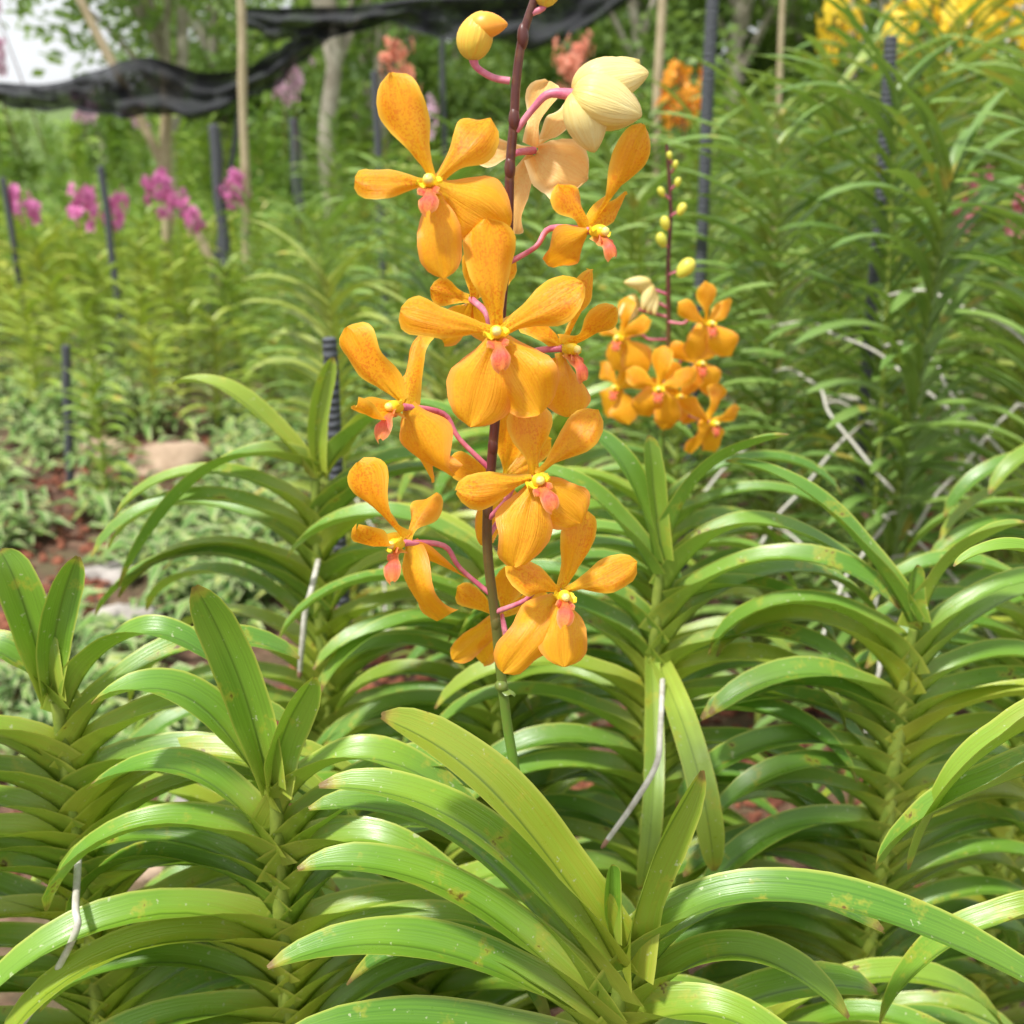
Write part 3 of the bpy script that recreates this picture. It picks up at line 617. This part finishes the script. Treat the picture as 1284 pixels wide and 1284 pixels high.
for i in range(7500):
    y=1.0+3.8*r.random()**1.2;x=r.uniform(-.55,.55)*y-.05;s=r.uniform(.008,.026)
    if math.sin(x*5+2)+math.sin(y*4)<-.6: continue
    c=V((x,y,gh(x,y)+s*.3));rt=Matrix.Rotation(r.uniform(0,6.3),3,'Z')@Matrix.Rotation(r.uniform(-.6,.6),3,'X')
    q=[rt@V(p)*s for p in [(-.8,-.5,0),(.7,-.6,.1),(.9,.4,0),(-.6,.6,.05)]];t=c+V((0,0,s*.45))
    for a,b in ((0,1),(1,2),(2,3),(3,0)): mb.face([c+q[a],c+q[b],t+q[b]*.6,t+q[a]*.6])
    mb.face([t+p*.6 for p in q])
obj('mulch',mb.mesh('mulch',[MULCH],smooth=False),kind='stuff')
for i in range(30):
    if i<8: x,y,s,m=[(-1.28,3.85,.15,STONEB),(-1.02,4.0,.09,STONEB),(-.95,3.2,.08,STONEB),(-1.15,2.9,.07,STONE),(-1.6,4.1,.10,STONEB),(-.7,3.4,.07,STONE),(-1.0,2.6,.06,STONE),(-.85,2.85,.05,STONEB)][i]
    else: y=r.uniform(1.4,4.2);x=r.uniform(-.5,.3)*y;s=r.uniform(.025,.06);m=r.choice((STONE,STONEB,STONEB))
    mb=MB();mb.ball(V((0,0,0)),V((0,0,1)),1,1,20,14)
    sd=r.random()*9
    mb.v=[V((v.x*s*1.2,v.y*s*.8,v.z*s*.5))*(1+.2*math.sin(v.x*3+sd)+.14*math.sin(v.y*5+sd*2)+.12*math.sin(v.z*4+v.x*6)+.05*math.sin(v.x*13+v.y*11+sd)) for v in mb.v]
    o=obj('stone',mb.mesh('stone',[m]),(x,y,gh(x,y)+s*.1),None,'rounded sandy tan stone on bare soil' if m is STONEB else 'rounded grey stone on bare soil','stone','stones on the bare soil')
    o.rotation_euler=(0,0,r.uniform(-.6,.6))
def weedmat():
    m,nt=mat('variegated_weed');g=N(nt,'ShaderNodeNewGeometry').outputs['Position']
    uv=N(nt,'ShaderNodeUVMap').outputs[0];sx=N(nt,'ShaderNodeSeparateXYZ');L(nt,uv,sx.inputs[0])
    a=ramp(nt,noise(nt,14,g,3),[(.35,(.06,.16,.03)),(.55,(.17,.32,.06)),(.72,(.44,.46,.12))])
    ctr=mathn(nt,'ABSOLUTE',mathn(nt,'SUBTRACT',sx.outputs[0],.5))
    col=mix(nt,ramp(nt,ctr,[(.25,(0,0,0)),(.4,(.5,.5,.5))]),a,(.68,.68,.38,1))
    finish(nt,col,.5,None,.2);return m
WM=weedmat();mb=MB()
for i in range(1900):
    y=1.9+4.2*r.random()**1.05;x=r.uniform(-.54,-.05)*y if r.random()<.8 else r.uniform(-.1,.5)*y
    if math.sin(x*6.3+1)+math.sin(y*5.1+x*2)+.7*math.sin(x*13+y*9)<-.15: continue
    z0=gh(x,y);hh=r.uniform(.02,.17)
    for k in range(10):
        a=r.uniform(0,6.28);d=V((math.cos(a),math.sin(a),0));sd=V((-d.y,d.x,0));ll=r.uniform(.04,.13);w=ll*r.uniform(.25,.42)
        p=V((x,y,z0+hh*r.random()))+d*r.uniform(0,.03);e=r.uniform(-.1,.8)
        q=p+d*ll*.5+V((0,0,ll*.5*e));t=p+d*ll+V((0,0,ll*(e-.35)))
        up=V((0,0,w*.25))
        mb.grid([[p-sd*.001,p,p+sd*.001],[q-sd*w*.5+up,q,q+sd*w*.5+up],[t-sd*.001,t,t+sd*.001]])
obj('ground_cover',mb.mesh('ground_cover',[WM]),kind='stuff')
mb=MB()
for i in range(7000):
    y=7+14*r.random()**1.2;x=r.uniform(-.55,.55)*y;a=r.uniform(0,6.28);l=r.uniform(.08,.22);d=V((math.cos(a)*.5,math.sin(a)*.5,0));w=.006+.0008*y
    p=V((x,y,gh(x,y)));sd=V((w,0,0))
    mb.face([p-sd,p+sd,p+d*l*.4+V((0,0,l*.7))+sd*.6,p+d*l*.4+V((0,0,l*.7))-sd*.6],0,[(.3,.3),(.7,.3),(.7,.7),(.3,.7)])
    mb.face([p+d*l*.4+V((0,0,l*.7))-sd*.6,p+d*l*.4+V((0,0,l*.7))+sd*.6,p+d*l+V((0,0,l*.85))],0,[(.3,.7),(.7,.7),(.5,.9)])
obj('grass',mb.mesh('grass',[LEAFF]),kind='stuff')
# ---------------------------------------------------------------- trees
def crownmat(name,a,b,c):
    m,nt=mat(name);g=N(nt,'ShaderNodeNewGeometry').outputs['Position']
    oi=N(nt,'ShaderNodeObjectInfo').outputs['Random']
    col=ramp(nt,noise(nt,1.6,g,4,.7),[(.3,a),(.5,b),(.72,c)])
    col=mix(nt,mathn(nt,'MULTIPLY',oi,.35),col,(.34,.46,.09,1))
    finish(nt,col,.5,None,.4,mix(nt,.5,col,(.36,.50,.07,1)));return m
CR=crownmat('tree_leaves',(.06,.12,.03),(.15,.26,.05),(.33,.45,.11))
def tree_var(seed,h,rad,low,n=2600,ls=.13,tr0=.16,nb=9):
    r=random.Random(seed);mb=MB()
    top=V((r.uniform(-.4,.4),r.uniform(-.3,.3),h*.7));mb.tube([V((0,0,-.2)),V((r.uniform(-.1,.1),0,h*.2)),V((r.uniform(-.25,.25),0,h*.45)),top],[tr0,tr0*.75,tr0*.55,.04],8,0,4)
    blobs=[]
    for k in range(nb):
        a=r.uniform(0,6.28);z=r.uniform(low,h*.95);q=rad*r.uniform(.25,.85);e=V((math.cos(a)*q,math.sin(a)*q,z));blobs.append((e,rad*r.uniform(.3,.55)))
        s=V((0,0,max(.4,z*.55)));mb.tube([s,s.lerp(e,.5)+V((0,0,.12)),e],[tr0*.4,tr0*.25,.015],6,0,3)
    tr=mb.mesh('trunk',[BARK]);mb=MB()
    for i in range(n):
        c,q=r.choice(blobs);d=V((r.gauss(0,1),r.gauss(0,1),r.gauss(0,.8))).normalized()*q*r.random()**.45
        p=c+d;a=V((r.gauss(0,1),r.gauss(0,1),r.gauss(0,.6))).normalized();b=a.cross(V((r.gauss(0,1),r.gauss(0,1),r.gauss(0,1)))).normalized();l=ls*r.uniform(.6,1.4)
        mb.face([p,p+a*l*.5+b*l*.28,p+a*l,p+a*l*.5-b*l*.28])
    return tr,mb.mesh('crown',[CR],smooth=False)
TV=[tree_var(300+i,5.5,2.0,1.3,3600,.18) for i in range(3)]+[tree_var(310,4.6,1.7,.6,3600,.16)]
SV=[tree_var(320+i,2.0,1.1,.25,3000,.13) for i in range(2)]
PV=[tree_var(330+i,4.2,1.5,2.3,1500,.14,.12,7) for i in range(2)]
XV=[tree_var(340+i,5.0,2.1,1.6,1000,.2,.10,8) for i in range(2)]
def tree(vr,x,y,s,lab,cat,grp,nm):
    tr,cr=vr;b=obj(nm,tr,(x,y,gh(x,y)),None,lab,cat,grp);b.scale=(s,s,s*R.uniform(.9,1.1));b.rotation_euler=(0,0,R.uniform(0,6.3));obj('crown',cr,parent=b)
for (x,y,s) in [(-5.0,20,.95),(-4.2,17,.8),(-3.2,19,1.1),(-1.7,15,1.0),(-.9,20,1.1),(.8,19,1.1),(2.6,18,1.1),(4.4,19,1.1),(6.3,18,1.1),(8.2,20,1.2),(-11.3,21,1.0),(-4.6,26,1.0),(0,27,1.5),(3.5,27,1.5),(7,27,1.5),(10.5,26,1.5),(-2.5,27,1.3),(-17,28,1.4),(1.6,15,.8),(4.6,14.5,.8),(3.2,16.5,1.0),(2.0,19.5,1.2)]:
    tree(R.choice(TV),x,y,s,'broad leafy tree behind the orchid rows','tree','trees behind the orchid field','tree')
for (x,y,s,i) in [(-1.75,11.5,1.0,0),(-3.5,12,.95,1),(-1.35,12.2,.9,1)]:
    tree(PV[i],x,y,s,'slender tree with a pale bare trunk','tree','trees behind the orchid field','tree')
tree(XV[0],-5.9,21,.8,'sparse tree with sky showing through its leaves','tree','trees behind the orchid field','tree')
for i in range(26):
    x=-13+i*1.05+R.uniform(-.3,.3);y=17+R.uniform(-1,2)
    tree(R.choice(SV),x,y,R.uniform(.55,.75) if x<-5 else R.uniform(.8,1.15),'bushy green shrub at the edge of the field','shrub','shrubs at the edge of the field','shrub')
# ---------------------------------------------------------------- world, sun, camera
w=bpy.data.worlds.new('World');S.world=w;w.use_nodes=True;nt=w.node_tree;nt.nodes.clear()
EL=math.radians(62);RO=math.radians(228)
sky=N(nt,'ShaderNodeTexSky',sky_type='NISHITA');sky.sun_disc=False;sky.sun_elevation=EL;sky.sun_rotation=RO;sky.dust_density=4;sky.air_density=1.0
tc=N(nt,'ShaderNodeTexCoord').outputs['Generated']
cl=ramp(nt,noise(nt,2.2,tc,5),[(.3,(.62,.62,.62)),(.6,(.94,.94,.94))])
col=mix(nt,cl,sky.outputs[0],(8.2,8.4,8.6,1))
bg=N(nt,'ShaderNodeBackground');L(nt,col,bg.inputs[0]);bg.inputs[1].default_value=.14
o=N(nt,'ShaderNodeOutputWorld');L(nt,bg.outputs[0],o.inputs[0])
sl=bpy.data.lights.new('sun','SUN');sl.energy=5.0;sl.angle=math.radians(5);sl.color=(1,.975,.93)
so=bpy.data.objects.new('sun',sl);S.collection.objects.link(so)
sd=V((math.sin(RO)*math.cos(EL),math.cos(RO)*math.cos(EL),math.sin(EL)))
so.rotation_euler=sd.to_track_quat('Z','Y').to_euler();so.location=sd*30
cd=bpy.data.cameras.new('camera');cd.lens=38.6;cd.sensor_width=36;cd.clip_start=.02;cd.clip_end=800
cd.dof.use_dof=True;cd.dof.focus_distance=.56;cd.dof.aperture_fstop=9.5
co=bpy.data.objects.new('camera',cd);S.collection.objects.link(co);co.location=(0,0,1.3);co.rotation_euler=(math.radians(69.5),0,0);S.camera=co
S.view_settings.view_transform='Standard';S.view_settings.look='None';S.view_settings.exposure=0
